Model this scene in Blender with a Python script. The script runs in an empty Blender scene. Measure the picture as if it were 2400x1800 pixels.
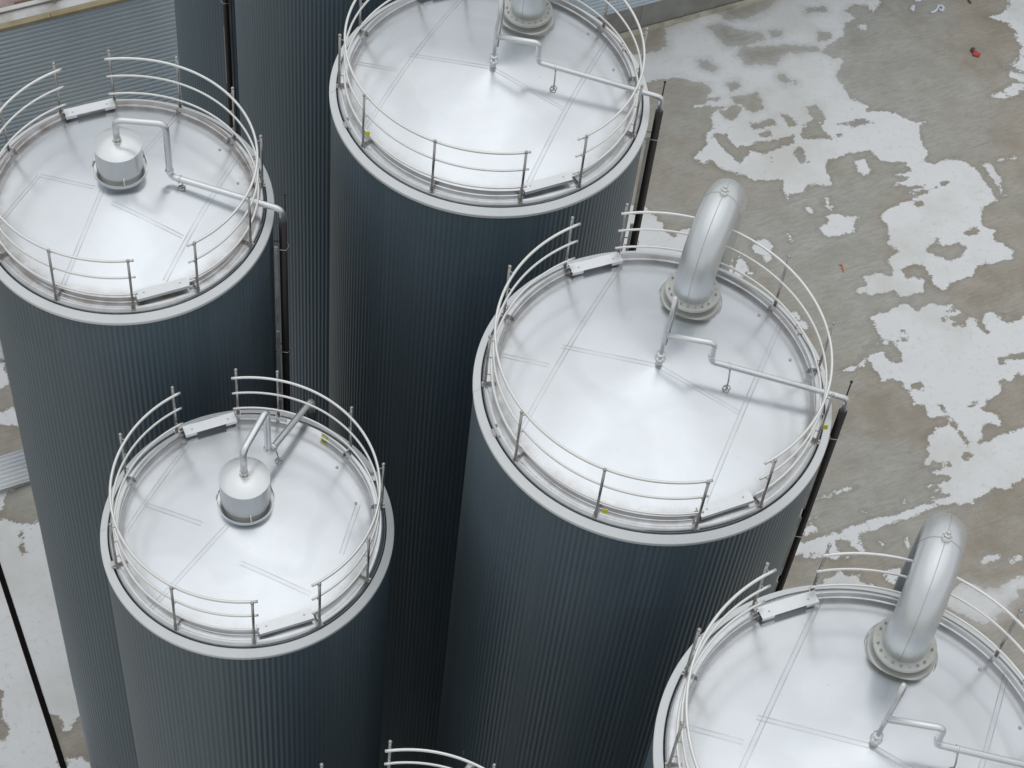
import bpy, bmesh, math, random
import numpy as np
from mathutils import Vector, Matrix
random.seed(4)
R_ = math.radians
S = bpy.context.scene
COL = S.collection

# ------------------------------------------------------------------ camera
CAM_H = 45.0
F_PX = 4736.23                       # focal length in pixels of the 2400 px wide photograph
AX = np.array([[0.991494447, 0.130149000, 0.0],
               [0.104845122, -0.798725743, 0.592490243],
               [0.0771120125, -0.587450785, -0.805577627]])   # world axes seen from the camera (right, down, forward)
cd = bpy.data.cameras.new('camera'); cam = bpy.data.objects.new('camera', cd); COL.objects.link(cam)
cd.sensor_width = 36.0; cd.lens = F_PX / 2400 * 36.0
cd.clip_start = 0.5; cd.clip_end = 6000
m = Matrix.Identity(4)
for i in range(3):
    m[i][0] = AX[i][0]; m[i][1] = -AX[i][1]; m[i][2] = -AX[i][2]
m[2][3] = CAM_H
cam.matrix_world = m
S.camera = cam

def ground(px, py, z=0.0):
    """where the line of sight through a point of the 2400x1800 photo meets height z"""
    d = AX @ np.array([(px - 1200) / F_PX, (py - 900) / F_PX, 1.0])
    t = (z - CAM_H) / d[2]
    return float(d[0] * t), float(d[1] * t)

# ------------------------------------------------------------------ overcast sky
W = bpy.data.worlds.new('World'); S.world = W; W.use_nodes = True
nt = W.node_tree; nt.nodes.clear()
SUN_EL, SUN_AZ = R_(77), R_(0)      # azimuth: towards +y
def wn(t, **k):
    n = nt.nodes.new(t)
    for a, b in k.items(): setattr(n, a, b)
    return n
out = wn('ShaderNodeOutputWorld'); bg = wn('ShaderNodeBackground')
sky = wn('ShaderNodeTexSky', sky_type='NISHITA', sun_disc=False, sun_elevation=SUN_EL, sun_rotation=SUN_AZ,
         air_density=1.0, dust_density=0.2, ozone_density=1.0)
hsv = wn('ShaderNodeHueSaturation'); hsv.inputs['Saturation'].default_value = 0.13
geo = wn('ShaderNodeTexCoord'); sep = wn('ShaderNodeSeparateXYZ')
nz = wn('ShaderNodeTexNoise'); nz.inputs['Scale'].default_value = 1.7; nz.inputs['Detail'].default_value = 3
ramp = wn('ShaderNodeMapRange'); ramp.inputs['From Min'].default_value = 0.0; ramp.inputs['From Max'].default_value = 1.0
ramp.inputs['To Min'].default_value = 0.80; ramp.inputs['To Max'].default_value = 1.00
cl = wn('ShaderNodeMapRange'); cl.inputs['From Min'].default_value = 0.3; cl.inputs['From Max'].default_value = 0.7
cl.inputs['To Min'].default_value = 0.985; cl.inputs['To Max'].default_value = 1.015
mul = wn('ShaderNodeMath', operation='MULTIPLY'); mix = wn('ShaderNodeMix', data_type='RGBA', blend_type='MULTIPLY')
mix.inputs[0].default_value = 1.0
nt.links.new(geo.outputs['Generated'], sep.inputs[0]); nt.links.new(geo.outputs['Generated'], nz.inputs['Vector'])
nt.links.new(sep.outputs['Z'], ramp.inputs['Value']); nt.links.new(nz.outputs['Fac'], cl.inputs['Value'])
# the brighter, thinner cloud in front of the sun
dot = wn('ShaderNodeVectorMath', operation='DOT_PRODUCT'); dot.inputs[1].default_value = (0.0, math.cos(SUN_EL), math.sin(SUN_EL))
lobe = wn('ShaderNodeMapRange', interpolation_type='SMOOTHSTEP'); lobe.inputs['From Min'].default_value = math.cos(R_(22)); lobe.inputs['From Max'].default_value = math.cos(R_(14))
lobe.inputs['To Min'].default_value = 0.0; lobe.inputs['To Max'].default_value = 0.31
addl = wn('ShaderNodeMath', operation='ADD')
nt.links.new(geo.outputs['Generated'], dot.inputs[0]); nt.links.new(dot.outputs['Value'], lobe.inputs['Value'])
nt.links.new(ramp.outputs[0], addl.inputs[0]); nt.links.new(lobe.outputs[0], addl.inputs[1])
nt.links.new(addl.outputs[0], mul.inputs[0]); nt.links.new(cl.outputs[0], mul.inputs[1])
nt.links.new(sky.outputs[0], hsv.inputs['Color']); veil = wn('ShaderNodeMix', data_type='RGBA'); veil.inputs[0].default_value = 0.65; veil.inputs[7].default_value = (5.9, 6.15, 6.28, 1)
nt.links.new(hsv.outputs[0], veil.inputs[6]); nt.links.new(veil.outputs[2], mix.inputs[6])
nt.links.new(mul.outputs[0], mix.inputs[7]); nt.links.new(mix.outputs[2], bg.inputs['Color'])
bg.inputs['Strength'].default_value = 0.130
nt.links.new(bg.outputs[0], out.inputs[0])

sd_ = bpy.data.lights.new('sun', 'SUN'); sun = bpy.data.objects.new('sun', sd_); COL.objects.link(sun)
sd_.energy = 0.5; sd_.angle = R_(90); sd_.color = (1.0, 0.985, 0.96)
sdir = Vector((math.sin(SUN_AZ) * math.cos(SUN_EL), math.cos(SUN_AZ) * math.cos(SUN_EL), math.sin(SUN_EL)))
sun.rotation_euler = sdir.to_track_quat('Z', 'Y').to_euler(); sun.location = (0, 0, 80)

S.view_settings.view_transform = 'Standard'; S.view_settings.look = 'None'
S.view_settings.exposure = 0.0; S.view_settings.gamma = 1.0
S.view_settings.use_curve_mapping = False

# ------------------------------------------------------------------ materials
MT = {}
class NB:
    """tiny node builder"""
    def __init__(s, name):
        s.m = bpy.data.materials.new(name); s.m.use_nodes = True; s.t = s.m.node_tree
        s.p = s.t.nodes['Principled BSDF']; MT[name] = s.m
    def n(s, t, _in=None, **k):
        n = s.t.nodes.new(t)
        for a, b in k.items(): setattr(n, a, b)
        for a, b in (_in or {}).items():
            if hasattr(b, 'is_output'): s.t.links.new(b, n.inputs[a])
            else: n.inputs[a].default_value = b
        return n
    def set(s, **k):
        for a, b in k.items():
            a = a.replace('_', ' ')
            if hasattr(b, 'is_output'): s.t.links.new(b, s.p.inputs[a])
            else: s.p.inputs[a].default_value = b
    def noise(s, scale, detail=3, vec=None, rough=0.5):
        d = {'Scale': scale, 'Detail': detail, 'Roughness': rough}
        if vec is not None: d['Vector'] = vec
        return s.n('ShaderNodeTexNoise', d).outputs['Fac']
    def rng(s, v, a, b, c, d, smooth=False):
        n = s.n('ShaderNodeMapRange', {'Value': v, 'From Min': a, 'From Max': b, 'To Min': c, 'To Max': d})
        if smooth: n.interpolation_type = 'SMOOTHSTEP'
        return n.outputs[0]
    def math(s, op, a, b=0.0):
        return s.n('ShaderNodeMath', {0: a, 1: b}, operation=op).outputs[0]
    def mix(s, f, a, b, blend='MIX'):
        return s.n('ShaderNodeMix', {0: f, 6: a, 7: b}, data_type='RGBA', blend_type=blend).outputs[2]
    def obj(s):
        return s.n('ShaderNodeTexCoord').outputs['Object']
    def scale(s, v, xyz):
        return s.n('ShaderNodeMapping', {'Vector': v, 'Scale': xyz}).outputs[0]
    def bump(s, h, strength, dist):
        return s.n('ShaderNodeBump', {'Height': h, 'Strength': strength, 'Distance': dist}).outputs[0]
def c4(r, g=None, b=None):
    return (r, r, r, 1) if g is None else (r, g, b, 1)

def steel(name, base, rough, var=0.05, stain=0.12, metallic=1.0):
    b = NB(name); o = b.obj()
    n1 = b.noise(1.3, 4, o); n2 = b.noise(14, 3, o)
    col = b.mix(b.rng(n1, .35, .75, 0, stain), c4(*base), c4(base[0] * .62, base[1] * .6, base[2] * .57))
    b.set(Base_Color=col, Metallic=metallic, Roughness=b.rng(n2, .3, .7, rough - var, rough + var))
    return b
steel('rim_steel', (.83, .85, .86), .45, .05, .12, .3)
steel('rail_steel', (.86, .86, .84), .36, .05, .10, .8)
steel('post_steel', (.50, .49, .48), .30, .05, .30)
steel('pipe_steel', (.82, .84, .86), .32, .05, .12, .85)
steel('filter_steel', (.76, .78, .79), .28, .004, .0, .92)
steel('duct_steel', (.74, .77, .79), .36, .05, .15, .8)
steel('flange_steel', (.64, .65, .62), .5, .08, .7, .6)
steel('plate_steel', (.76, .78, .80), .42, .04, .15)
steel('kick_steel', (.62, .62, .63), .34, .03, .0)
steel('groove_dark', (.10, .10, .11), .6, .05, .3, .5)

# roof sheets: brushed stainless, welded sheet by sheet
def roof_mat(name, lines):
    b = NB(name); o = b.obj()
    sp = b.n('ShaderNodeSeparateXYZ', {0: o}); X, Y = sp.outputs[0], sp.outputs[1]
    seam = None
    for (ax, ay, bx, by) in lines:           # two thin heat marks either side of each weld
        L = math.hypot(bx - ax, by - ay); ux, uy = (bx - ax) / L, (by - ay) / L
        along = b.math('ADD', b.math('MULTIPLY', b.math('SUBTRACT', X, ax), ux), b.math('MULTIPLY', b.math('SUBTRACT', Y, ay), uy))
        dist = b.math('ABSOLUTE', b.math('ADD', b.math('MULTIPLY', b.math('SUBTRACT', X, ax), -uy), b.math('MULTIPLY', b.math('SUBTRACT', Y, ay), ux)))
        line = b.math('MAXIMUM', b.rng(b.math('ABSOLUTE', b.math('SUBTRACT', dist, .030)), .003, .010, 1, 0),
                      b.rng(dist, .022, .036, .15, 0))
        inside = b.math('MULTIPLY', b.rng(along, 0, .02, 0, 1), b.rng(along, L - .02, L, 1, 0))
        v = b.math('MULTIPLY', line, inside)
        seam = v if seam is None else b.math('MAXIMUM', seam, v)
    ln = b.math('SQRT', b.math('ADD', b.math('MULTIPLY', X, X), b.math('MULTIPLY', Y, Y)))
    patchy = b.rng(b.noise(2.2, 4, o), .3, .75, .25, 1)
    seam = b.math('MULTIPLY', seam, patchy)
    # hand-grinding swirls
    sw = b.n('ShaderNodeTexWave', {'Vector': o, 'Scale': .8, 'Distortion': 7.0, 'Detail': 2.0, 'Detail Scale': .6}, wave_type='RINGS').outputs['Fac']
    swm = b.rng(sw, .80, .98, 0, .16)
    dirt = b.rng(b.noise(.9, 4, o, .55), .45, .75, 0, .35)
    spots = b.rng(b.noise(9, 4, o, .65), .68, .8, 0, .35)
    edge = None
    base = b.mix(dirt, c4(.72, .75, .78), c4(.56, .57, .58))
    base = b.mix(swm, base, c4(.5, .53, .56))
    base = b.mix(spots, base, c4(.42, .42, .41))
    base = b.mix(b.math('MULTIPLY', seam, .8), base, c4(.30, .30, .31))
    tint = b.n('ShaderNodeAttribute', attribute_name='edge_dirt').outputs['Fac']
    grime = b.math('MULTIPLY', tint, b.rng(b.noise(4.5, 5, o, .65), .3, .65, .15, 1))
    base = b.mix(grime, base, c4(.36, .31, .27))
    rg = b.math('ADD', b.rng(b.noise(3.5, 5, o), .3, .7, .21, .27), b.math('MULTIPLY', seam, .15))
    hgt = b.math('ADD', b.noise(1.1, 2, o), b.math('MULTIPLY', b.noise(60, 2, o), .01))
    b.set(Base_Color=base, Metallic=1.0, Roughness=rg, Normal=b.bump(hgt, .03, .02))
SEAMS = {'big': [(-.52, 2.25, -1.80, -1.25), (1.75, 1.45, .72, -2.1), (-1.34, .29, -.04, -.04), (-.04, -.04, 1.16, -.46), (-2.14, .13, -1.47, -.05)],
 'filter': [(-1.0, 1.4, -1.66, -.42), (-.22, -.22, -1.06, -1.56), (-1.48, .05, -.59, -.25), (.03, -.77, 1.08, -1.05), (1.5, .54, 1.39, -.36)],
 'stained': [(-1.32, .17, -.42, -.06), (-1.32, .17, -1.75, -.9), (.42, 1.83, .13, .8), (-.29, -.08, -.52, -1.81), (-.11, -.32, 1.03, -.67), (1.5, 1.15, .91, -1.47)]}

# painted cladding sheet
def clad(name, col, rough):
    b = NB(name); o = b.obj()
    n = b.noise(.35, 4, b.scale(o, (1, 1, .25))); s = b.noise(6 if name == 'cladding_paint' else .5, 3, b.scale(o, (1, 1, .05)))
    a = b.mix(b.rng(n, .3, .7, 0, 1), c4(*col), c4(col[0] * 1.25, col[1] * 1.15, col[2] * 1.08))
    a = b.mix(b.rng(s, .5, .75, 0, .25), a, c4(col[0] * 1.7, col[1] * 1.55, col[2] * 1.4))
    if name == 'cladding_paint':       # sheets of slightly different batches, one course above the other
        sp = b.n('ShaderNodeSeparateXYZ', {0: o})
        at = b.math('FLOOR', b.math('MULTIPLY', b.math('ARCTAN2', sp.outputs[1], sp.outputs[0]), 2.55))
        cz = b.math('FLOOR', b.math('DIVIDE', b.math('ADD', sp.outputs[2], b.math('MULTIPLY', b.math('FRACT', b.math('MULTIPLY', at, .37)), 1.5)), 7.2))
        cv = b.n('ShaderNodeCombineXYZ', {0: at, 1: cz, 2: 0.0}).outputs[0]
        w = b.n('ShaderNodeTexWhiteNoise', {'Vector': cv}).outputs['Value']
        a = b.mix(b.rng(w, 0, 1, 0, .32), a, c4(col[0] * .62, col[1] * .64, col[2] * .66))
    b.set(Base_Color=a, Metallic=0.0, Roughness=b.rng(n, .3, .7, rough - .04, rough + .06))
    b.p.inputs['Specular IOR Level'].default_value = .55
clad('cladding_paint', (.096, .139, .173), .34)
clad('wall_paint', (.60, .70, .78), .30)
MT['wall_paint'].node_tree.nodes['Principled BSDF'].inputs['Metallic'].default_value = .7
clad('sheet_paint', (.74, .81, .87), .35)

b = NB('pipe_sleeve'); b.set(Base_Color=c4(.035, .028, .026), Roughness=.38, Metallic=.3)
b = NB('cream_tray'); o = b.obj(); b.set(Base_Color=b.mix(b.rng(b.noise(3, 3, o), .4, .6, 0, 1), c4(.62, .60, .54), c4(.45, .43, .38)), Roughness=.5)
b = NB('yellow_tag'); b.set(Base_Color=c4(.75, .70, .05), Roughness=.5)
b = NB('red_rubber'); b.set(Base_Color=c4(.55, .06, .05), Roughness=.45)
b = NB('dark_rubber'); b.set(Base_Color=c4(.06, .06, .07), Roughness=.5)
b = NB('orange_plastic'); b.set(Base_Color=c4(.80, .25, .12), Roughness=.5)
b = NB('paper'); b.set(Base_Color=c4(.72, .76, .86), Roughness=.6)
b = NB('brown_card'); b.set(Base_Color=c4(.16, .09, .055), Roughness=.7)
b = NB('slot_black'); b.set(Base_Color=c4(.008, .006, .006), Roughness=.9); b.p.inputs['Specular IOR Level'].default_value = .1
b = NB('timber'); o = b.obj()
b.set(Base_Color=b.mix(b.rng(b.noise(2.2, 5, o), .35, .65, 0, 1), c4(.36, .31, .20), c4(.27, .22, .13)), Roughness=.8)
b = NB('roof_white'); o = b.obj()
b.set(Base_Color=b.mix(b.rng(b.noise(1.5, 6, o), .4, .65, 0, 1), c4(.62, .63, .62), c4(.44, .43, .40)), Roughness=.7)
b = NB('roof_pink'); o = b.obj()
b.set(Base_Color=b.mix(b.rng(b.noise(2, 5, o), .4, .6, 0, 1), c4(.40, .31, .29), c4(.30, .23, .21)), Roughness=.8)
b = NB('plinth_concrete'); o = b.obj()
b.set(Base_Color=b.mix(b.rng(b.noise(1.6, 6, o), .35, .7, 0, 1), c4(.30, .30, .28), c4(.22, .215, .20)), Roughness=.85)
b = NB('kerb_cream'); o = b.obj()
b.set(Base_Color=b.mix(b.rng(b.noise(2.5, 6, o), .4, .7, 0, 1), c4(.60, .57, .47), c4(.36, .33, .26)), Roughness=.8)

# concrete yard: grey slab with pale patches in its colour (patch outline comes as a distance field)
b = NB('yard_concrete'); g = b.n('ShaderNodeNewGeometry').outputs['Position']
sd = b.n('ShaderNodeAttribute', attribute_name='pale_patch').outputs['Fac']
fuzz = b.n('ShaderNodeAttribute', attribute_name='fuzz').outputs['Fac']
turned = b.n('ShaderNodeMapping', {'Vector': g, 'Rotation': (0, 0, R_(-30.3))}).outputs[0]
brush = b.scale(turned, (1.0, 4.5, 1))
e1 = b.math('SUBTRACT', b.noise(3.4, 6, g, .74), .5)
e2 = b.math('SUBTRACT', b.noise(4.5, 4, brush, .65), .5)
dsum = b.math('ADD', sd, b.math('ADD', b.math('MULTIPLY', e1, .50), b.math('MULTIPLY', e2, .16)))
isl = b.rng(b.noise(1.25, 5, b.scale(g, (1, 1.6, 1)), .62), .70, .73, 0, 1)          # grey islands inside the pale patches
specks = b.rng(b.noise(2.6, 3, brush, .6), .745, .76, 0, 1)                            # small pale splashes
specks = b.math('MULTIPLY', specks, b.rng(sd, -1.2, -.5, 0, 1))
mask = b.rng(dsum, -.012, .022, 0, 1)
soft = b.rng(dsum, -.35, .35, 0, 1, True)
mask = b.mix(fuzz, mask, soft)
mask = b.math('MAXIMUM', b.math('MULTIPLY', mask, b.math('SUBTRACT', 1.0, b.math('MULTIPLY', isl, .55))), specks)
big = b.noise(.16, 4, g, .55); mid = b.noise(1.1, 6, g, .6); fine = b.noise(22, 4, g, .7); st = b.noise(2.4, 4, brush, .65)
slab_tone = b.mix(b.rng(big, .38, .62, 0, 1, True), c4(.52, .515, .475), c4(.46, .40, .33))
slab_tone = b.mix(b.rng(mid, .35, .75, 0, .5), slab_tone, c4(.27, .25, .21))
slab_tone = b.mix(b.rng(fine, .35, .7, .0, .34), slab_tone, c4(.17, .16, .145))
dabs = b.math('MULTIPLY', b.rng(b.noise(7, 3, brush, .6), .62, .70, 0, .6), b.rng(big, .42, .58, 0, 1))
slab_tone = b.mix(b.rng(st, .40, .68, 0, .55), slab_tone, c4(.30, .28, .24))
brn = b.math('MULTIPLY', b.rng(b.noise(.55, 5, g, .6), .50, .66, 0, .55), b.rng(big, .36, .52, 0, 1))
slab_tone = b.mix(brn, slab_tone, c4(.30, .255, .19))
scr = b.scale(b.n('ShaderNodeMapping', {'Vector': g, 'Rotation': (0, 0, R_(-34))}).outputs[0], (.45, 14, 1))
scrm = b.math('MULTIPLY', b.rng(b.noise(1.6, 4, scr, .6), .60, .68, 0, .5), b.rng(mid, .45, .6, 0, 1))
slab_tone = b.mix(scrm, slab_tone, c4(.60, .60, .57))
slab_tone = b.mix(dabs, slab_tone, c4(.13, .115, .085))
rust = b.math('MULTIPLY', b.rng(b.noise(1.7, 4, g), .70, .78, 0, .5), b.rng(big, .5, .6, 0, 1))
slab_tone = b.mix(rust, slab_tone, c4(.22, .13, .08))
halo = b.math('MULTIPLY', b.rng(dsum, -.16, -.02, 0, .28), 1.0)
slab_tone = b.mix(halo, slab_tone, c4(.17, .16, .14))
pale_patch = b.mix(b.rng(mid, .3, .75, 0, .45), c4(.80, .81, .82), c4(.72, .72, .71))
pale_patch = b.mix(b.rng(b.noise(6, 5, g, .65), .56, .70, 0, .35), pale_patch, c4(.44, .43, .40))
pale_patch = b.mix(b.rng(b.noise(12, 3, g, .6), .70, .78, 0, .45), pale_patch, c4(.33, .31, .29))
pale_patch = b.mix(b.rng(b.noise(.33, 4, g, .6), .48, .66, 0, .55), pale_patch, c4(.60, .59, .54))
# slab joints
jr = b.n('ShaderNodeMapping', {'Vector': g, 'Rotation': (0, 0, R_(-30.3))}).outputs[0]
js = b.n('ShaderNodeSeparateXYZ', {0: jr})
def joint(v, per, off):
    return b.rng(b.math('ABSOLUTE', b.math('SUBTRACT', b.math('WRAP', b.math('ADD', v, off), per), per / 2)), 0.006, .02, 1, 0)
wr = b.n('ShaderNodeMath', {0: b.math('ADD', js.outputs[1], 1.3), 1: 6.0, 2: 0.0}, operation='WRAP').outputs[0]
j1 = b.rng(b.math('ABSOLUTE', b.math('SUBTRACT', wr, 3.0)), .006, .022, .22, 0)
slab_tone = b.mix(j1, slab_tone, c4(.16, .15, .13)); pale_patch = b.mix(b.math('MULTIPLY', j1, .6), pale_patch, c4(.42, .41, .39))
colr = b.mix(mask, slab_tone, pale_patch)
b.set(Base_Color=colr, Roughness=b.mix(mask, c4(.62), c4(.42)),
      Normal=b.bump(b.math('ADD', b.math('MULTIPLY', fine, .4), st), .25, .01))
b.p.inputs['Specular IOR Level'].default_value = .4

# ------------------------------------------------------------------ mesh helpers
class MB:
    def __init__(s): s.v = []; s.f = []; s.sm = []
    def add(s, vs, fs, smooth=True):
        k = len(s.v); s.v += [tuple(map(float, v)) for v in vs]
        s.f += [tuple(k + i for i in f) for f in fs]; s.sm += [smooth] * len(fs); return s
    def box(s, c, size, rz=0.0, rot=None):
        hx, hy, hz = size[0] / 2, size[1] / 2, size[2] / 2
        M = rot if rot is not None else Matrix.Rotation(rz, 3, 'Z')
        vs = [Vector(c) + M @ Vector((x * hx, y * hy, z * hz)) for x in (-1, 1) for y in (-1, 1) for z in (-1, 1)]
        return s.add(vs, [(0, 1, 3, 2), (4, 6, 7, 5), (0, 4, 5, 1), (2, 3, 7, 6), (0, 2, 6, 4), (1, 5, 7, 3)], False)
    def lathe(s, prof, c=(0, 0), n=96, a0=0, a1=360, closed=False, cap=False, smooth=True, hard=False):
        if hard:
            k = len(prof)
            for q in range(k if closed else k - 1): s.lathe([prof[q], prof[(q + 1) % k]], c, n, a0, a1)
            return s
        full = abs(a1 - a0 - 360) < 1e-6
        na = n if full else n + 1; k = len(prof); vs = []
        for i in range(na):
            a = R_(a0 + (a1 - a0) * i / n); ca, sa = math.cos(a), math.sin(a)
            vs += [(c[0] + r * ca, c[1] + r * sa, z) for r, z in prof]
        fs = []
        for i in range(n):
            j = (i + 1) % na
            for q in range(k if closed else k - 1):
                q2 = (q + 1) % k
                fs.append((i * k + q, j * k + q, j * k + q2, i * k + q2))
        if not full and closed:
            fs.append(tuple(range(k))); fs.append(tuple((na - 1) * k + q for q in reversed(range(k))))
        return s.add(vs, fs, smooth)
    def tube(s, pts, r, seg=14, caps=True, r_end=None):
        P = [Vector(p) for p in pts]; n = len(P)
        T = []
        for i in range(n):
            a = P[max(i - 1, 0)]; c = P[min(i + 1, n - 1)]; T.append((c - a).normalized())
        up = Vector((0, 0, 1)) if abs(T[0].z) < .9 else Vector((1, 0, 0))
        N = (up - T[0] * up.dot(T[0])).normalized(); vs = []
        for i in range(n):
            if i:
                N = (N - T[i] * N.dot(T[i])).normalized()
            B = T[i].cross(N); rr = r if r_end is None else r + (r_end - r) * i / (n - 1)
            for q in range(seg):
                a = 2 * math.pi * q / seg; vs.append(P[i] + (N * math.cos(a) + B * math.sin(a)) * rr)
        fs = [(i * seg + q, i * seg + (q + 1) % seg, (i + 1) * seg + (q + 1) % seg, (i + 1) * seg + q) for i in range(n - 1) for q in range(seg)]
        if caps: fs += [tuple(reversed(range(seg))), tuple((n - 1) * seg + q for q in range(seg))]
        return s.add(vs, fs)
    def ball(s, c, r, n=10, sz=1.0):
        vs = [(c[0], c[1], c[2] + r * sz)]; fs = []
        for i in range(1, n):
            t = math.pi * i / n
            for q in range(12):
                a = 2 * math.pi * q / 12; vs.append((c[0] + r * math.sin(t) * math.cos(a), c[1] + r * math.sin(t) * math.sin(a), c[2] + r * sz * math.cos(t)))
        vs.append((c[0], c[1], c[2] - r * sz))
        for q in range(12): fs.append((0, 1 + q, 1 + (q + 1) % 12))
        for i in range(n - 2):
            for q in range(12): fs.append((1 + i * 12 + q, 1 + (i + 1) * 12 + q, 1 + (i + 1) * 12 + (q + 1) % 12, 1 + i * 12 + (q + 1) % 12))
        e = len(vs) - 1
        for q in range(12): fs.append((e, 1 + (n - 2) * 12 + (q + 1) % 12, 1 + (n - 2) * 12 + q))
        return s.add(vs, fs)
    def build(s, name, mat, parent=None):
        me = bpy.data.meshes.new(name); me.from_pydata(s.v, [], s.f)
        me.polygons.foreach_set('use_smooth', s.sm); me.update()
        me.materials.append(MT[mat])
        o = bpy.data.objects.new(name, me); COL.objects.link(o); o.parent = parent
        return o
def tag(o, label=None, cat=None, group=None, kind=None):
    if label: o['label'] = label
    if cat: o['category'] = cat
    if group: o['group'] = group
    if kind: o['kind'] = kind
    return o
def empty(name, loc):
    o = bpy.data.objects.new(name, None); o.location = loc; o.empty_display_size = .3; COL.objects.link(o); return o
def pol(r, a, z): return Vector((r * math.cos(R_(a)), r * math.sin(R_(a)), z))
def bend(pts, rad, n=7):
    """polyline with rounded corners"""
    P = [Vector(p) for p in pts]; o = [P[0]]
    for i in range(1, len(P) - 1):
        a = (P[i - 1] - P[i]); c = (P[i + 1] - P[i]); la, lc = a.length, c.length; a.normalize(); c.normalize()
        ang = a.angle(c); d = min(rad / math.tan(ang / 2) if ang > 1e-3 else 0, la * .48, lc * .48)
        p0 = P[i] + a * d; p2 = P[i] + c * d
        for k in range(n + 1):
            t = k / n; o.append(p0 * (1 - t) ** 2 + P[i] * 2 * t * (1 - t) + p2 * t * t)
    o.append(P[-1]); return o

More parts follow.
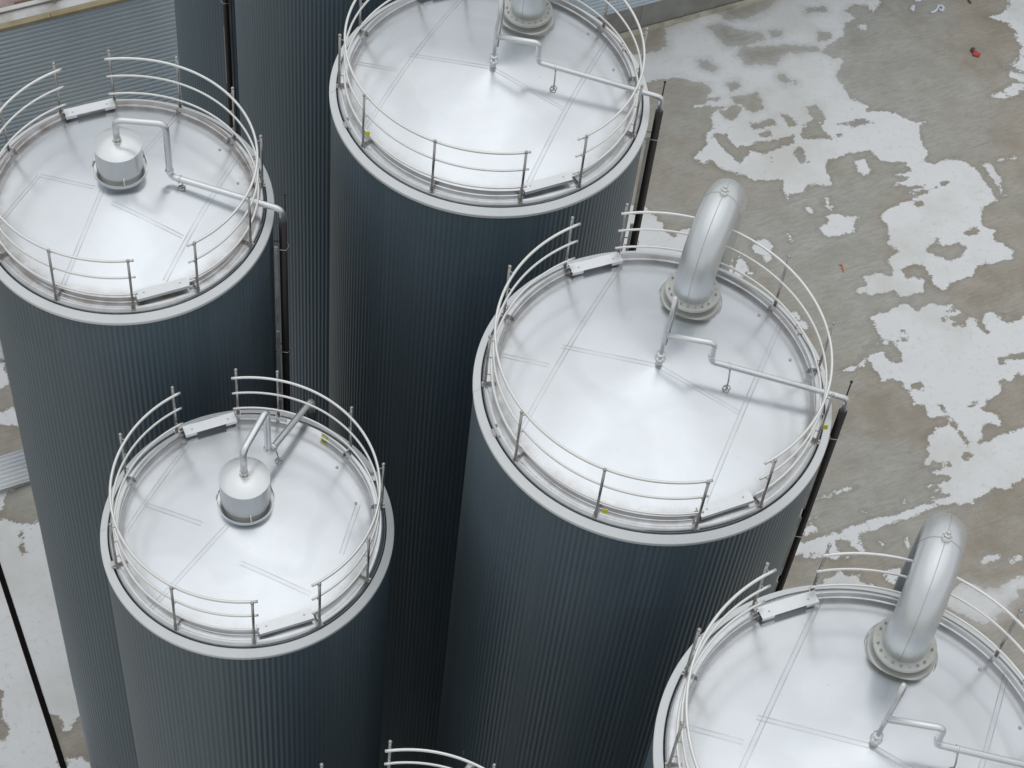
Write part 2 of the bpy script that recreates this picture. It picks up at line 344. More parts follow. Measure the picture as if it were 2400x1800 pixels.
# ------------------------------------------------------------------ ground with its pale patches
def z_(lst, ox, oy, s): return [(ox + x * s, oy + y * s) for x, y in lst]
A3 = (1500, 0, .42194); B1 = (1800, 650, .27125); B2 = (1800, 1050, .27125)
pale = [
 z_([(0,300),(80,290),(150,260),(140,160),(200,130),(280,110),(330,80),(450,75),(480,110),(560,110),(640,90),(740,20),(760,-20),(1330,-20),(1330,20),(1300,70),(1250,30),(1180,20),(1130,60),(1200,100),(1140,130),(1130,200),(1060,240),(1010,290),(1080,330),(1130,300),(1120,360),(1090,400),(1100,450),(1130,480),(1160,540),(1270,590),(1250,620),(1340,615),(1440,640),(1520,680),(1590,670),(1550,710),(1560,780),(1600,850),(1580,900),(1640,910),(1730,880),(1800,900),(1870,940),(1900,980),(1985,1110),(1890,1160),(1900,1260),(1980,1280),(1960,1330),(2080,1390),(2060,1440),(1860,1480),(1850,1530),(1720,1570),(1700,1620),(1640,1590),(1590,1480),(1520,1470),(1450,1500),(1480,1540),(1590,1550),(1570,1620),(1450,1650),(1420,1610),(1280,1640),(1210,1610),(1260,1580),(1240,1540),(1340,1510),(1400,1540),(1410,1490),(1370,1440),(1440,1400),(1370,1350),(1390,1310),(1340,1190),(1400,1150),(1640,1050),(1470,1070),(1590,1030),(1410,1030),(1500,990),(1410,970),(1510,950),(1470,900),(1400,900),(1340,890),(1280,840),(1160,850),(1040,890),(1030,930),(1070,1030),(930,1020),(910,1070),(830,1075),(825,1120),(810,1100),(790,1000),(640,1000),(580,970),(470,950),(400,890),(340,910),(300,870),(380,800),(360,750),(410,710),(390,640),(400,620),(500,590),(390,590),(280,595),(360,570),(480,540),(370,545),(400,510),(380,470),(280,450),(220,430),(100,440),(60,460),(-60,470),(-60,300)], *A3),
 z_([(2050,-20),(2200,-20),(2200,400),(2080,420),(2060,360),(2100,270),(2060,180),(2050,130),(1990,110),(1910,97),(1990,80),(2040,50)], *A3),
 z_([(2010,370),(2060,400),(2200,430),(2200,490),(2070,440)], *A3),
 z_([(1940,525),(2010,510),(2060,460),(2120,510),(2070,540),(1970,550)], *A3),
 z_([(1900,910),(1940,900),(1980,950),(2010,1000),(2000,1050),(2045,1080),(2020,1090),(1950,980)], *A3),
 z_([(1200,890),(1250,880),(1270,930),(1290,940),(1240,980),(1200,930)], *A3),
 z_([(990,1270),(1040,1230),(1040,1190),(1100,1185),(1150,1205),(1220,1200),(1190,1240),(1190,1290),(1130,1300),(1090,1315),(1030,1310)], *A3),
 z_([(1030,1100),(1050,1095),(1050,1140),(1080,1150),(1060,1168),(1030,1150)], *A3),
 z_([(910,1150),(940,1145),(970,1175),(950,1187)], *A3),
 z_([(620,1375),(650,1332),(710,1330),(737,1370),(720,1410),(735,1440),(700,1480),(690,1430),(640,1405)], *A3),
 z_([(805,1295),(825,1293),(850,1335),(835,1343)], *A3),
 z_([(1210,135),(1250,128),(1262,150),(1240,168),(1205,155)], *A3),
 z_([(1985,885),(2090,865),(2090,880),(1990,897)], *A3),
 z_([(0,290),(1130,290),(1230,350),(1330,460),(1400,520),(1440,640),(1550,700),(1600,620),(1760,590),(2300,620),(2300,1300),(-400,1300),(-400,290)], 1300, 430, .1808),
 z_([(690,900),(800,640),(850,740),(890,790),(960,890),(830,905),(760,1000)], 1590, 480, .1808),
 z_([(1460,1390),(1530,1385),(1570,1450),(1700,1600),(1600,1600)], 1590, 480, .1808),
 z_([(880,340),(1000,300),(1060,290),(1120,250),(1170,220),(1230,235),(1280,290),(1350,260),(1400,215),(1480,245),(1590,225),(1610,250),(1520,290),(1520,310),(1680,290),(1640,330),(1500,350),(1500,380),(1640,370),(1600,410),(1660,430),(1720,400),(1720,350),(1780,350),(1830,430),(1900,490),(1910,470),(1870,390),(1840,320),(1940,300),(1970,330),(2020,320),(2000,360),(2060,400),(2150,370),(2140,340),(2400,320),(2400,620),(2100,660),(2000,690),(1970,710),(2000,750),(2080,760),(2040,720),(2400,690),(2400,830),(2160,830),(2120,900),(2060,900),(2030,880),(1990,900),(2010,950),(2000,1020),(1900,1050),(1890,1090),(1830,1120),(1860,1150),(1940,1160),(1990,1200),(2030,1290),(1950,1280),(1910,1250),(1840,1300),(1860,1350),(1870,1390),(1800,1420),(1900,1420),(2040,1340),(2400,1270),(2400,1700),(2212,1735),(2120,1785),(2110,1825),(1960,1825),(1880,1885),(1780,1905),(1780,1945),(1690,1965),(1640,1955),(1540,1965),(1430,1985),(1330,2015),(1290,2055),(1160,2095),(1040,2125),(940,2175),(850,2195),(780,2215),(790,2275),(840,2375),(800,2385),(720,2315),(700,2275),(640,2255),(560,2295),(600,2335),(620,2425),(710,2425),(560,2445),(480,2405),(400,2425),(380,2375),(330,2425),(270,2435),(320,2395),(150,2395),(150,2350),(250,2315),(430,2255),(640,2185),(840,2115),(980,2065),(1120,2045),(1290,1985),(1430,1935),(1590,1875),(1520,1865),(1480,1795),(1540,1765),(1600,1745),(1560,1705),(1430,1705),(1410,1675),(1480,1665),(1520,1625),(1440,1585),(1330,1600),(1420,1535),(1370,1475),(1390,1430),(1370,1380),(1440,1350),(1420,1310),(1540,1280),(1570,1250),(1530,1190),(1420,1220),(1370,1150),(1340,1105),(1265,1105),(1250,1040),(1220,970),(1140,930),(1170,905),(1050,870),(1020,890),(980,890),(960,850),(920,810),(890,730),(850,720),(820,760),(750,810),(650,800),(700,780),(780,760),(830,690),(940,660),(980,630),(1010,650),(1020,690),(1080,740),(1150,740),(1170,720),(1140,640),(1110,590),(1100,550),(1050,555),(1010,575),(970,500),(910,400)], *B1),
 z_([(305,740),(350,650),(400,660),(440,730),(420,735),(380,700),(350,770),(310,760)], *B2),
 z_([(410,445),(560,390),(640,350),(770,338),(640,385),(560,412)], *B2),
 z_([(340,610),(480,570),(480,580),(340,625)], *B2),
 z_([(1840,960),(1900,935),(2000,925),(1990,960),(1900,1000),(1850,995)], *B2),
 z_([(2070,965),(2180,930),(2190,960),(2100,1005)], *B2),
 z_([(1640,1180),(1740,1160),(1850,1210),(1990,1210),(2150,1110),(2400,1110),(2400,1200),(2150,1240),(2170,1290),(2080,1330),(2060,1400),(1880,1530),(1850,1510),(1720,1480),(1600,1380),(1450,1350)], *B2),
 z_([(480,1160),(560,1110),(620,1060),(700,1110),(790,1080),(790,1150),(900,1190),(900,1230),(480,1200)], *B2),
 z_([(1000,1060),(1140,1040),(1090,1180),(1020,1130)], *B2),
 z_([(1175,790),(1205,780),(1240,880),(1220,890)], *B2),
 z_([(945,800),(965,795),(1000,840),(990,860)], *B2),
 z_([(820,550),(870,548),(870,560),(820,562)], *B2), z_([(1160,455),(1185,455),(1185,472),(1160,472)], *B2),
 z_([(1345,148),(1390,142),(1390,160),(1345,165)], *B2), z_([(1430,410),(1490,398),(1490,412),(1430,428)], *B2),
 z_([(1400,375),(1460,360),(1460,372),(1400,388)], *B2), z_([(1390,330),(1440,318),(1440,335),(1390,345)], *B2),
 z_([(845,600),(965,570),(970,585),(850,612)], *B1), z_([(775,120),(800,105),(830,125),(800,145)], *B1),
 [(-80,841),(5,841),(10,850),(21,900),(0,912),(-80,930)],
 [(-80,970),(10,962),(32,951),(60,998),(0,996),(-80,1000)],
 [(-80,1133),(0,1133),(41,1132),(33,1146),(15,1157),(9,1170),(8,1190),(0,1195),(-80,1215)],
 [(-200,1210),(0,1214),(15,1220),(28,1224),(48,1226),(67,1231),(78,1227),(89,1218),(140,1215),(190,1400),(250,1625),(191,1677),(178,1687),(169,1697),(162,1713),(150,1711),(142,1684),(130,1677),(118,1677),(113,1665),(108,1672),(148,1810),(170,1880),(-200,1900)],
 [(154,1781),(169,1774),(188,1776),(217,1790),(260,1850),(260,1900),(150,1900)],
]
grey_islands = [
 z_([(370,150),(450,125),(530,160),(690,190),(700,215),(600,250),(480,260),(430,200)], *A3),
 z_([(545,270),(740,250),(1000,260),(1000,280),(800,300),(750,360),(600,360),(540,310)], *A3),
 z_([(320,340),(380,330),(430,380),(400,405),(330,370)], *A3),
 z_([(480,470),(540,450),(560,480),(510,510)], *A3), z_([(770,400),(830,440),(820,470),(770,440)], *A3),
 z_([(845,450),(875,450),(870,475),(845,470)], *A3), z_([(500,540),(650,515),(690,600),(620,630),(580,590),(540,580)], *A3),
 z_([(450,620),(540,580),(570,610),(520,670),(450,650)], *A3), z_([(920,600),(990,580),(1030,660),(1020,690),(950,650)], *A3),
 z_([(930,680),(960,650),(1060,770),(900,770),(900,720)], *A3), z_([(1100,690),(1240,655),(1290,680),(1180,705)], *A3),
 z_([(615,690),(740,655),(755,690),(630,720)], *A3), z_([(780,640),(830,635),(880,690),(830,705)], *A3),
 z_([(655,740),(730,720),(730,765),(680,765)], *A3), z_([(845,830),(890,815),(940,900),(890,900)], *A3),
 z_([(910,45),(1040,40),(1040,65),(930,75)], *A3), z_([(720,175),(790,170),(780,205),(730,205)], *A3),
 z_([(990,180),(1060,180),(1060,220),(990,230)], *A3), z_([(1085,745),(1115,745),(1115,765),(1085,765)], *A3),
 z_([(400,740),(480,745),(500,780),(540,815),(600,810),(650,790),(770,775),(850,750),(860,790),(700,850),(620,840),(550,905),(480,850),(420,775)], *A3),
 z_([(1590,1360),(1660,1350),(1700,1370),(1760,1345),(1810,1370),(1800,1420),(1720,1450),(1640,1420),(1600,1400)], *A3),
 z_([(1810,1285),(1870,1260),(1890,1290),(1840,1310),(1800,1300)], *A3), z_([(1515,1120),(1560,1118),(1580,1145),(1530,1158)], *A3),
 z_([(1700,1005),(1730,1000),(1700,1030),(1650,1030)], *A3), z_([(1640,1320),(1670,1318),(1670,1338),(1640,1338)], *A3),
 z_([(1240,960),(1240,920),(1330,905),(1350,940),(1330,985)], *B1),
 z_([(1482,1103),(1500,1103),(1565,1180),(1768,1470),(1740,1480),(1560,1240),(1525,1190)], *B1),
 z_([(1780,1075),(1820,1040),(1832,1060),(1800,1088)], *B1), z_([(1718,1104),(1780,1103),(1780,1122),(1720,1124)], *B1),
 z_([(1640,1545),(1720,1500),(1775,1530),(1700,1580)], *B1), z_([(1110,545),(1190,525),(1220,540),(1200,557),(1120,560)], *B1),
 z_([(1130,470),(1170,455),(1180,485),(1140,495)], *B1), z_([(1530,1600),(1570,1590),(1585,1630),(1550,1640)], *B1),
 z_([(2120,870),(2160,830),(2200,840),(2212,930),(2150,930)], *B1),
 [(-100,1600),(0,1617),(8,1622),(5,1665),(4,1684),(23,1711),(17,1720),(12,1738),(0,1730),(-100,1745)],
 z_([(180,900),(250,1000),(230,1060),(290,1180),(250,1200),(190,1130),(225,1060),(200,960)], 0, 1040, .21708),
 z_([(300,930),(400,840),(405,850),(320,925)], 0, 1040, .21708),
]
def sdf(P, polys):
    best = np.full(len(P), 1e9); inside = np.zeros(len(P), bool)
    for pg in polys:
        q = np.array([ground(*p) for p in pg]); a = q; c = np.roll(q, -1, 0)
        lo = q.min(0) - 2.5; hi = q.max(0) + 2.5
        sel = np.where((P[:, 0] > lo[0]) & (P[:, 0] < hi[0]) & (P[:, 1] > lo[1]) & (P[:, 1] < hi[1]))[0]
        if not len(sel): continue
        p = P[sel]; d = np.full(len(sel), 1e9); ins = np.zeros(len(sel), bool)
        for u, v in zip(a, c):
            e = v - u; w = p - u; t = np.clip((w @ e) / max(e @ e, 1e-9), 0, 1)
            d = np.minimum(d, np.hypot(w[:, 0] - t * e[0], w[:, 1] - t * e[1]))
            cr = ((u[1] > p[:, 1]) != (v[1] > p[:, 1]))
            with np.errstate(divide='ignore', invalid='ignore'):
                xx = u[0] + (p[:, 1] - u[1]) * e[0] / (e[1] if e[1] else 1e-12)
            ins ^= cr & (p[:, 0] < xx)
        inside[sel] |= ins
        sgn = np.where(ins, d, -d)
        cur = best[sel]; cur = np.where(cur > 1e8, sgn, np.maximum(cur, sgn)); best[sel] = cur
    best[best > 1e8] = -2.5
    return np.clip(best, -2.5, 2.5)
def axis(lo, hi, step, far):
    core = list(np.arange(lo, hi + 1e-6, step)); l = []; r = []; d = step
    x = lo
    while x > -far: d *= 1.9; x -= d; l.append(x)
    d = step; x = hi
    while x < far: d *= 1.9; x += d; r.append(x)
    return np.array(l[::-1] + core + r)
gx = axis(-19.0, 14.0, .10, 2500); gy = axis(19.0, 53.5, .10, 2500)
XX, YY = np.meshgrid(gx, gy); P = np.stack([XX.ravel(), YY.ravel()], 1)
s1 = sdf(P, pale); s2 = sdf(P, grey_islands)
val = np.minimum(s1, -s2)
me = bpy.data.meshes.new('ground'); nx, ny = len(gx), len(gy)
me.vertices.add(nx * ny); co = np.zeros((nx * ny, 3)); co[:, :2] = P; me.vertices.foreach_set('co', co.ravel())
i = np.arange((nx - 1) * (ny - 1)); r_, c_ = i // (nx - 1), i % (nx - 1); v0 = r_ * nx + c_
quads = np.stack([v0, v0 + 1, v0 + nx + 1, v0 + nx], 1).ravel()
me.loops.add(len(quads)); me.loops.foreach_set('vertex_index', quads)
me.polygons.add(len(i)); me.polygons.foreach_set('loop_start', np.arange(len(i)) * 4)
me.update(calc_edges=True); me.validate()
a = me.attributes.new('pale_patch', 'FLOAT', 'POINT'); a.data.foreach_set('value', val.astype(np.float32))
fz = ground(1640, 30); fd = np.hypot(P[:, 0] - fz[0] - 1.5, P[:, 1] - fz[1] + .6)
fzv = np.clip(1.25 - fd / 4.0, 0, .75)
fz2 = ground(2330, 1420); fzv = np.maximum(fzv, np.clip(1 - np.hypot(P[:, 0] - fz2[0], P[:, 1] - fz2[1]) / 2.2, 0, .8))
a = me.attributes.new('fuzz', 'FLOAT', 'POINT'); a.data.foreach_set('value', fzv.astype(np.float32))
me.materials.append(MT['yard_concrete'])
go = bpy.data.objects.new('ground', me); COL.objects.link(go); tag(go, kind='structure')

# slot drain: a dark steel channel let into the slab
p0 = Vector((*ground(-60, 1155), 0)); p1 = Vector((*ground(190, 1925), 0)); d = (p1 - p0).normalized(); nrm = Vector((-d.y, d.x, 0))
mb = MB(); L = (p1 - p0).length; mid = (p0 + p1) / 2; ang = math.atan2(d.y, d.x)
mb.box((mid.x, mid.y, .006), (L, .11, .004), ang)
for s in (-1, 1): mb.box((mid.x + nrm.x * .064 * s, mid.y + nrm.y * .064 * s, .008), (L, .016, .008), ang)
k = int(L / .5)
for q in range(k):
    c = p0 + d * (q + .5) * L / k; mb.box((c.x, c.y, .0095), (.018, .11, .003), ang)
tag(mb.build('drainage_channel', 'slot_black'), 'long black slot drain set in the pale concrete at lower left', 'drain')

# ------------------------------------------------------------------ industrial building behind the tanks
WP = Vector((2.13121138, 47.40745938, 0)); WU = Vector((.86363325, .50412063, 0)); WN = Vector((.50412063, -.86363325, 0))  # foot of the wall, along, outwards
WANG = math.atan2(WU.y, WU.x)
bld = empty('industrial_building', WP)
tag(bld, 'long low building with blue grey corrugated wall and timber edged roof behind the tanks', 'building')
def wpt(u, n, z): v = WU * u + WN * n; return (v.x, v.y, z)
A, Bn = -34.0, 30.0
rows = []; per = .158; zz = 1.06; ztop = 6.45; k = 10
us = [A + i * (Bn - A) / 16 for i in range(17)]
PRF = [(0.0, 0.0), (.44, 0.0), (.47, -.006), (.56, -.050), (.60, -.054), (.84, -.054), (.88, -.050), (.97, -.006)]
zo = []; z = zz; ip = 0
while z < ztop - per:
    lap = .007 if (ip // 7) % 2 else 0.0
    zo += [(z + f * per, q + lap - .01) for f, q in PRF]; z += per; ip += 1
zo.append((ztop, -.01))
mb = MB(); vs = []; fs = []; n = len(us)
for z, off in zo:
    for u in us: vs.append(wpt(u, off, z))
for i in range(len(zo) - 1):
    for j in range(n - 1): fs.append((i * n + j, i * n + j + 1, (i + 1) * n + j + 1, (i + 1) * n + j))
mb.add(vs, fs, False); mb.build('wall', 'wall_paint', bld)
mb = MB()
for u0, u1 in [(A + q * (Bn - A) / 13, A + (q + 1) * (Bn - A) / 13) for q in range(13)]:
    mb.box(wpt((u0 + u1) / 2, -.12, .53), (u1 - u0 - .012, .24, 1.06), WANG)
mb.build('plinth', 'plinth_concrete', bld)
mb = MB()
for q in range(16):
    u0 = A + q * 4.0; mb.box(wpt(u0 + 2, -.06, 6.51), (3.985, .20, .10), WANG)
mb.build('coping', 'timber', bld)
mb = MB(); mb.box(wpt((A + Bn) / 2, -.355, 6.47), (Bn - A, .385, .08), WANG)
for q in range(9):
    u = A + 2 + q * 6.7; mb.box(wpt(u, -.60, 6.59), (2.2, .14, .03), WANG)
mb.build('gutter', 'roof_white', bld)
mb = MB()
for q in range(13): mb.box(wpt(A + q * 4.92 + 2.46, -.78, 6.49), (4.9, .46, .16), WANG)
mb.build('fascia_board', 'roof_pink', bld)
mb = MB(); mb.box(wpt((A + Bn) / 2, -7.3, 6.55), (Bn - A, 12.1, .22), WANG)
for q in range(22): mb.box(wpt(A + 2.9 * q + .4, -7.3, 6.69), (.05, 12.0, .06), WANG)
mb.build('roof', 'roof_white', bld)
sx, sy = ground(120, 13, 6.5); su = (Vector((sx, sy, 0)) - WP).dot(WU)
mb = MB(); mb.box(wpt(su - .45, -.72, 6.583), (.9, .13, .03), WANG); mb.box(wpt(su + .85, -.72, 6.583), (1.2, .13, .03), WANG)
mb.build('roof_opening', 'brown_card', bld)
mb = MB(); mb.box(wpt(su + .12, -.66, 6.68), (.10, .42, .2), WANG); mb.build('roof_post', 'timber', bld)
mb = MB(); mb.box(wpt((A + Bn) / 2, -7.3, 3.2), (Bn - A - .3, 11.8, 6.3), WANG); mb.build('rear_walls', 'wall_paint', bld)

mb = MB()
for q in range(14):
    u0 = A + q * 4.57; v = WP + WU * (u0 + 2.285) + WN * .10; mb.box((v.x, v.y, .06), (4.555, .13, .12), WANG)
kerb = mb.build('kerb', 'kerb_cream'); tag(kerb, kind='structure')

# stacks of corrugated sheets lying on the yard
def sheets(corners, h, cols, label, nper):
    c = [Vector((*ground(x, y, h), 0)) for x, y in corners]      # right-top, right-bottom; runs away to the left
    ux = -WU; base = c[0]; wv = c[1] - c[0]; Lg = 3.2
    e = empty('sheet_stack', ((c[0] + c[1]) / 2)); tag(e, label, 'sheet metal', 'corrugated sheets stacked on the yard')
    org = Vector(e.location)
    for L_ in range(4):
        mb = MB(); vs = []; fs = []; n = nper * 8; off = random.uniform(-.05, .05); z0 = .06 + L_ * (h - .08) / 3.4
        for i in range(n + 1):
            z = z0 + .022 * math.sin(2 * math.pi * i / 8)
            for t in (0, Lg):
                p = base + wv * (i / n) + ux * (t + off) - org; vs.append((p.x, p.y, z))
        for i in range(n): fs.append((i * 2, i * 2 + 1, i * 2 + 3, i * 2 + 2))
        mb.add(vs, fs); o = mb.build('corrugated_sheet', cols, e)
        md = o.modifiers.new('t', 'SOLIDIFY'); md.thickness = .012
    for t in (.4, 1.6, 2.8):
        mb = MB(); p = base + wv / 2 + ux * t - org; mb.box((p.x, p.y, .025), (.09, wv.length * .95, .05), WANG); mb.build('bearer', 'timber', e)
sheets([(55, 1050), (71, 1124)], .22, 'sheet_paint', 'pale blue corrugated sheets stacked beside the dark tank halfway down the left edge', 8)
sheets([(-5, 765), (9, 835)], .22, 'sheet_paint', 'corrugated sheets just showing behind the upper left tank at the left edge', 7)

# litter on the yard
def blob(name, px, py, size, mat, label, cat, seedv, flat=.35, holes=None):
    x, y = ground(px, py); rnd = random.Random(seedv); mb = MB(); n = 9
    vs = []; fs = []
    for j in range(n + 1):
        for i in range(n + 1):
            u, v = i / n - .5, j / n - .5; rr = 1 + .25 * rnd.uniform(-1, 1)
            vs.append((u * size[0] * rr, v * size[1] * rr, .012 + flat * min(size) * (rnd.random() * .5 + .3 * math.cos(u * 3.1) * math.cos(v * 3.1))))
    for j in range(n):
        for i in range(n): q = j * (n + 1) + i; fs.append((q, q + 1, q + n + 2, q + n + 1))
    mb.add(vs, fs); o = mb.build(name, mat); o.location = (x, y, 0); o.rotation_euler[2] = rnd.uniform(0, 3)
    md = o.modifiers.new('t', 'SOLIDIFY'); md.thickness = .006; return tag(o, label, cat)
blob('waste_paper', 2139, 20, (.13, .27), 'paper', 'white oblong scrap of paper on the brown concrete near the top edge', 'litter', 3)
bpy.data.objects['waste_paper'].rotation_euler[2] = R_(-14)
o = blob('waste_paper', 2152, 2, (.22, .10), 'paper', 'curled white scrap of paper cut by the top edge of the photo', 'litter', 5); o.rotation_euler[2] = R_(12)
x, y = ground(2190, 28); mb = MB()
pts = [ground(*p) for p in [(2180, 31), (2188, 30), (2195, 24), (2199, 15), (2207, 16), (2211, 20), (2208, 26), (2200, 24)]]
mb.tube([(px - x, py - y, .03 + .015 * math.sin(i * 2)) for i, (px, py) in enumerate(pts)], .045, 8)
o = mb.build('waste_paper', 'paper'); o.location = (x, y, 0); tag(o, 'twisted white paper strip lying beside the oblong scrap on the concrete', 'litter')
x, y = ground(2286, 128); g_ = empty('rubber_glove', (x, y, 0)); tag(g_, 'red rubber glove with dark cuff dropped on the bare concrete at upper right', 'glove')
mb = MB(); mb.ball((0, 0, .05), .115, 10, .42)
for k_ in range(4):
    a_ = -50 + k_ * 22; mb.tube([(0.05 * math.cos(R_(a_)), .05 * math.sin(R_(a_)), .05), (.15 * math.cos(R_(a_)), .15 * math.sin(R_(a_)), .035)], .024, 8)
mb.build('palm', 'red_rubber', g_)
mb = MB(); mb.tube([(-.07, .06, .05), (-.12, .15, .05), (-.09, .20, .04)], .05, 10, True, .06); mb.build('cuff', 'dark_rubber', g_)
mb = MB(); mb.tube([(-.08, .19, .06), (-.02, .24, .05)], .03, 8); mb.build('thumb', 'red_rubber', g_)
x, y = ground(1974, 630); mb = MB()
mb.tube([(-.09, .12, .02), (-.02, .13, .03), (.02, .06, .02), (-.02, .02, .03), (.05, -.05, .02), (.03, -.13, .02)], .022, 8)
o = mb.build('plastic_strap', 'orange_plastic'); o.location = (x, y, 0); tag(o, 'small curled orange plastic strap on grey concrete', 'litter')
x, y = ground(2272, 6); mb = MB(); mb.tube([(-.05, .16, .03), (-.02, .05, .03), (.04, -.05, .02)], .035, 8)
o = mb.build('card_scrap', 'brown_card'); o.location = (x, y, 0); tag(o, 'short brown scrap on the concrete right of the white papers', 'litter')

# ------------------------------------------------------------------ tanks
def profile_apex(kind): return .575 if kind == 'big' else .43
def make_tank(label, cx, cy, H, R, kind, opt):
    t = empty('storage_tank', (cx, cy, 0)); tag(t, label, 'tank', 'steel storage tanks in the yard')
    apex = profile_apex(kind); rc = R - .22; ze = H + .085
    def rz(r): return ze + (apex - .085) * max(0, (1 - r / rc))
    Rb = R - .035
    # corrugated cladding, upright ribs
    nr = int(2 * math.pi * Rb / .080); q = 6; n = nr * q
    zs = []; z = H - .04; lap = 7.2
    while z > lap: zs += [(z, 0.0), (z - lap + .001, 0.0)]; z -= lap + 0; zs[-1] = (z, 0.0)
    rings = []; z = H - .04; k = 0
    while z > .01:
        z2 = max(z - 7.2, 0.0); rings.append((z, z2, -.006 * k)); z = z2; k += 1
    mb = MB()
    prof = [.0045 * math.cos(2 * math.pi * i / q) for i in range(q)]
    ca = [(math.cos(2 * math.pi * i / n), math.sin(2 * math.pi * i / n), prof[i % q]) for i in range(n)]
    for (za, zb, dr) in rings:
        vs = [((Rb + w + dr) * c, (Rb + w + dr) * s, za) for c, s, w in ca] + [((Rb + w + dr) * c, (Rb + w + dr) * s, zb) for c, s, w in ca]
        fs = [(i, n + i, n + (i + 1) % n, (i + 1) % n) for i in range(n)]
        mb.add(vs, fs)
    mb.build('cladding', 'cladding_paint', t)
    # rim capping that closes the insulation
    mb = MB()
    mb.lathe([(R - .012, H - .10), (R, H - .10), (R, H - .052), (R - .006, H - .045), (R - .100, H + .022), (R - .106, H + .018), (R - .106, H - .08)], n=160, hard=True)
    for a in opt.get('cap_joints', (10, 100, 190, 280)):
        mb.box(pol(R - .054, a, H - .006), (.10, .008, .004), 0, Matrix.Rotation(R_(a), 3, 'Z') @ Matrix.Rotation(R_(35), 3, 'Y'))
    mb.build('rim_cap', 'rim_steel', t)
    mb = MB(); mb.lathe([(R - .10, H - .06), (R - .15, H - .06)], n=128); mb.build('joint_groove', 'groove_dark', t)
    # roof: rolled knuckle, annular edge, shallow cone
    pr_ = [(R - .128, H - .06), (R - .128, H + .02), (R - .135, H + .045), (R - .155, H + .066), (R - .175, H + .080), (R - .20, H + .085), (rc, ze)]
    steps = 26
    for i in range(1, steps): r = rc * (1 - i / steps); pr_.append((r, rz(r)))
    pr_.append((.06, rz(.06)))
    sk = 'big' if kind == 'big' else ('stained' if R > 2.1 else 'filter')
    mname = 'roof_sheets_' + sk
    if mname not in MT: roof_mat(mname, SEAMS[sk])
    mb = MB(); mb.lathe([(r, z) for r, z in pr_], n=128)
    k0 = len(mb.v); mb.add([(.06 * math.cos(2 * math.pi * i / 24), .06 * math.sin(2 * math.pi * i / 24), rz(.05)) for i in range(24)], [tuple(range(24))])
    ro = mb.build('roof', mname, t)
    ed = ro.data.attributes.new('edge_dirt', 'FLOAT', 'POINT')
    ed.data.foreach_set('value', [max(0.0, min(1.0, 1 - abs(math.hypot(v[0], v[1]) - (R - .29)) / .22)) * opt.get('grime', .8) for v in mb.v])
    # guard railing: curved runs between two gaps
    rp = R - .155; rr_ = rp - .075
    posts = opt['posts']; runs = opt['runs']; zr = [.32, .70, 1.07]
    for (a0, a1) in runs:
        for zi, hh in enumerate(zr):
            n_ = max(10, int((a1 - a0) / 2.2)); ov = 2.3
            pts = [pol(rr_, a0 - ov + (a1 - a0 + 2 * ov) * i / n_, H + hh) for i in range(n_ + 1)]
            mb = MB(); mb.tube(pts, .020 if zi == 2 else .017, 10)
            mb.build('hand_rail' if zi == 2 else 'mid_rail', 'rail_steel', t)
    for a in posts:
        mb = MB(); zb = H + .075
        mb.tube([pol(rp, a, zb), pol(rp, a, H + 1.15)], .0195, 10); mb.ball(pol(rp, a, H + 1.16), .027)
        for hh in zr: mb.tube([pol(rp, a, H + hh), pol(rr_, a, H + hh - .01)], .0085, 6)
        M3 = Matrix.Rotation(R_(a), 3, 'Z')
        mb.box(pol(rp - .015, a, zb + .012), (.12, .075, .012), 0, M3)
        mb.box(pol(rp, a, zb + .05), (.016, .055, .09), 0, M3)
        mb.box(pol(rp - .07, a, zb + .05), (.16, .010, .05), 0, M3)
        mb.ball(pol(rp + .035, a, zb + .025), .013, 6)
        p = mb.build('railing_post', 'post_steel', t)
        if a in opt.get('tags', {}):
            mb = MB(); mb.box(pol(rp + .01, a + 1.9, H + opt['tags'][a]) + Vector((.035, -.03, 0)), (.012, .065, .095), R_(270)); mb.build('warning_tag', 'yellow_tag', p)
    # kick plate
    for (a0, a1) in opt.get('kicks', runs):
        rk = R - .275; mb = MB()
        mb.lathe([(rk, H + .115), (rk + .006, H + .115), (rk + .006, H + .205), (rk, H + .205)], n=max(8, int((a1 - a0) / 2.5)), a0=a0 - 2, a1=a1 + 2, closed=True, hard=True)
        mb.build('kick_plate', 'kick_steel', t)
    if 'plate_tag' in opt:
        a = opt['plate_tag']; mb = MB(); mb.box(pol(R - .283, a, H + .165), (.008, .09, .06), R_(a)); mb.build('warning_tag', 'yellow_tag', t)
    # folded plates across the gaps
    for a in opt['gaps']:
        M3 = Matrix.Rotation(R_(a), 3, 'Z'); c = R - .25 - .085; 
        mb = MB(); hl = .78
        mb.box(pol(c, a, H + .205), (.165, hl, .005), 0, M3)
        mb.box(pol(c + .083, a, H + .178), (.005, hl, .058), 0, M3)
        T = M3 @ Vector((0, 1, 0))
        for s in (-1, 1):
            mb.box(pol(c - .083, a, H + .178) + T * s * (hl / 2 - .085), (.005, .17, .058), 0, M3)
        gp_ = mb.build('gap_plate', 'plate_steel', t)
        for s in (-1, 1):
            mb = MB(); mb.ball(pol(c - .01, a, H + .209) + T * s * .27, .013, 6, .4); mb.build('bolt', 'post_steel', gp_)
    # small lifting lugs and stains on the rim
    for a in opt.get('lugs', (208, 33)):
        mb = MB()
        M3 = Matrix.Rotation(R_(a), 3, 'Z')
        mb.box(pol(R - .125, a, H + .04), (.07, .10, .02), 0, M3); mb.ball(pol(R - .10, a + 2, H + .08), .022, 6); mb.ball(pol(R - .17, a - 1.5, H + .10), .018, 6)
        mb.build('cable_clip', 'post_steel', t)
    for a in opt.get('marks', (45, 20)):
        mb = MB(); mb.ball(pol(R - .52, a, rz(R - .52) + .006), .022, 6, .5); mb.build('roof_stud', 'post_steel', t)

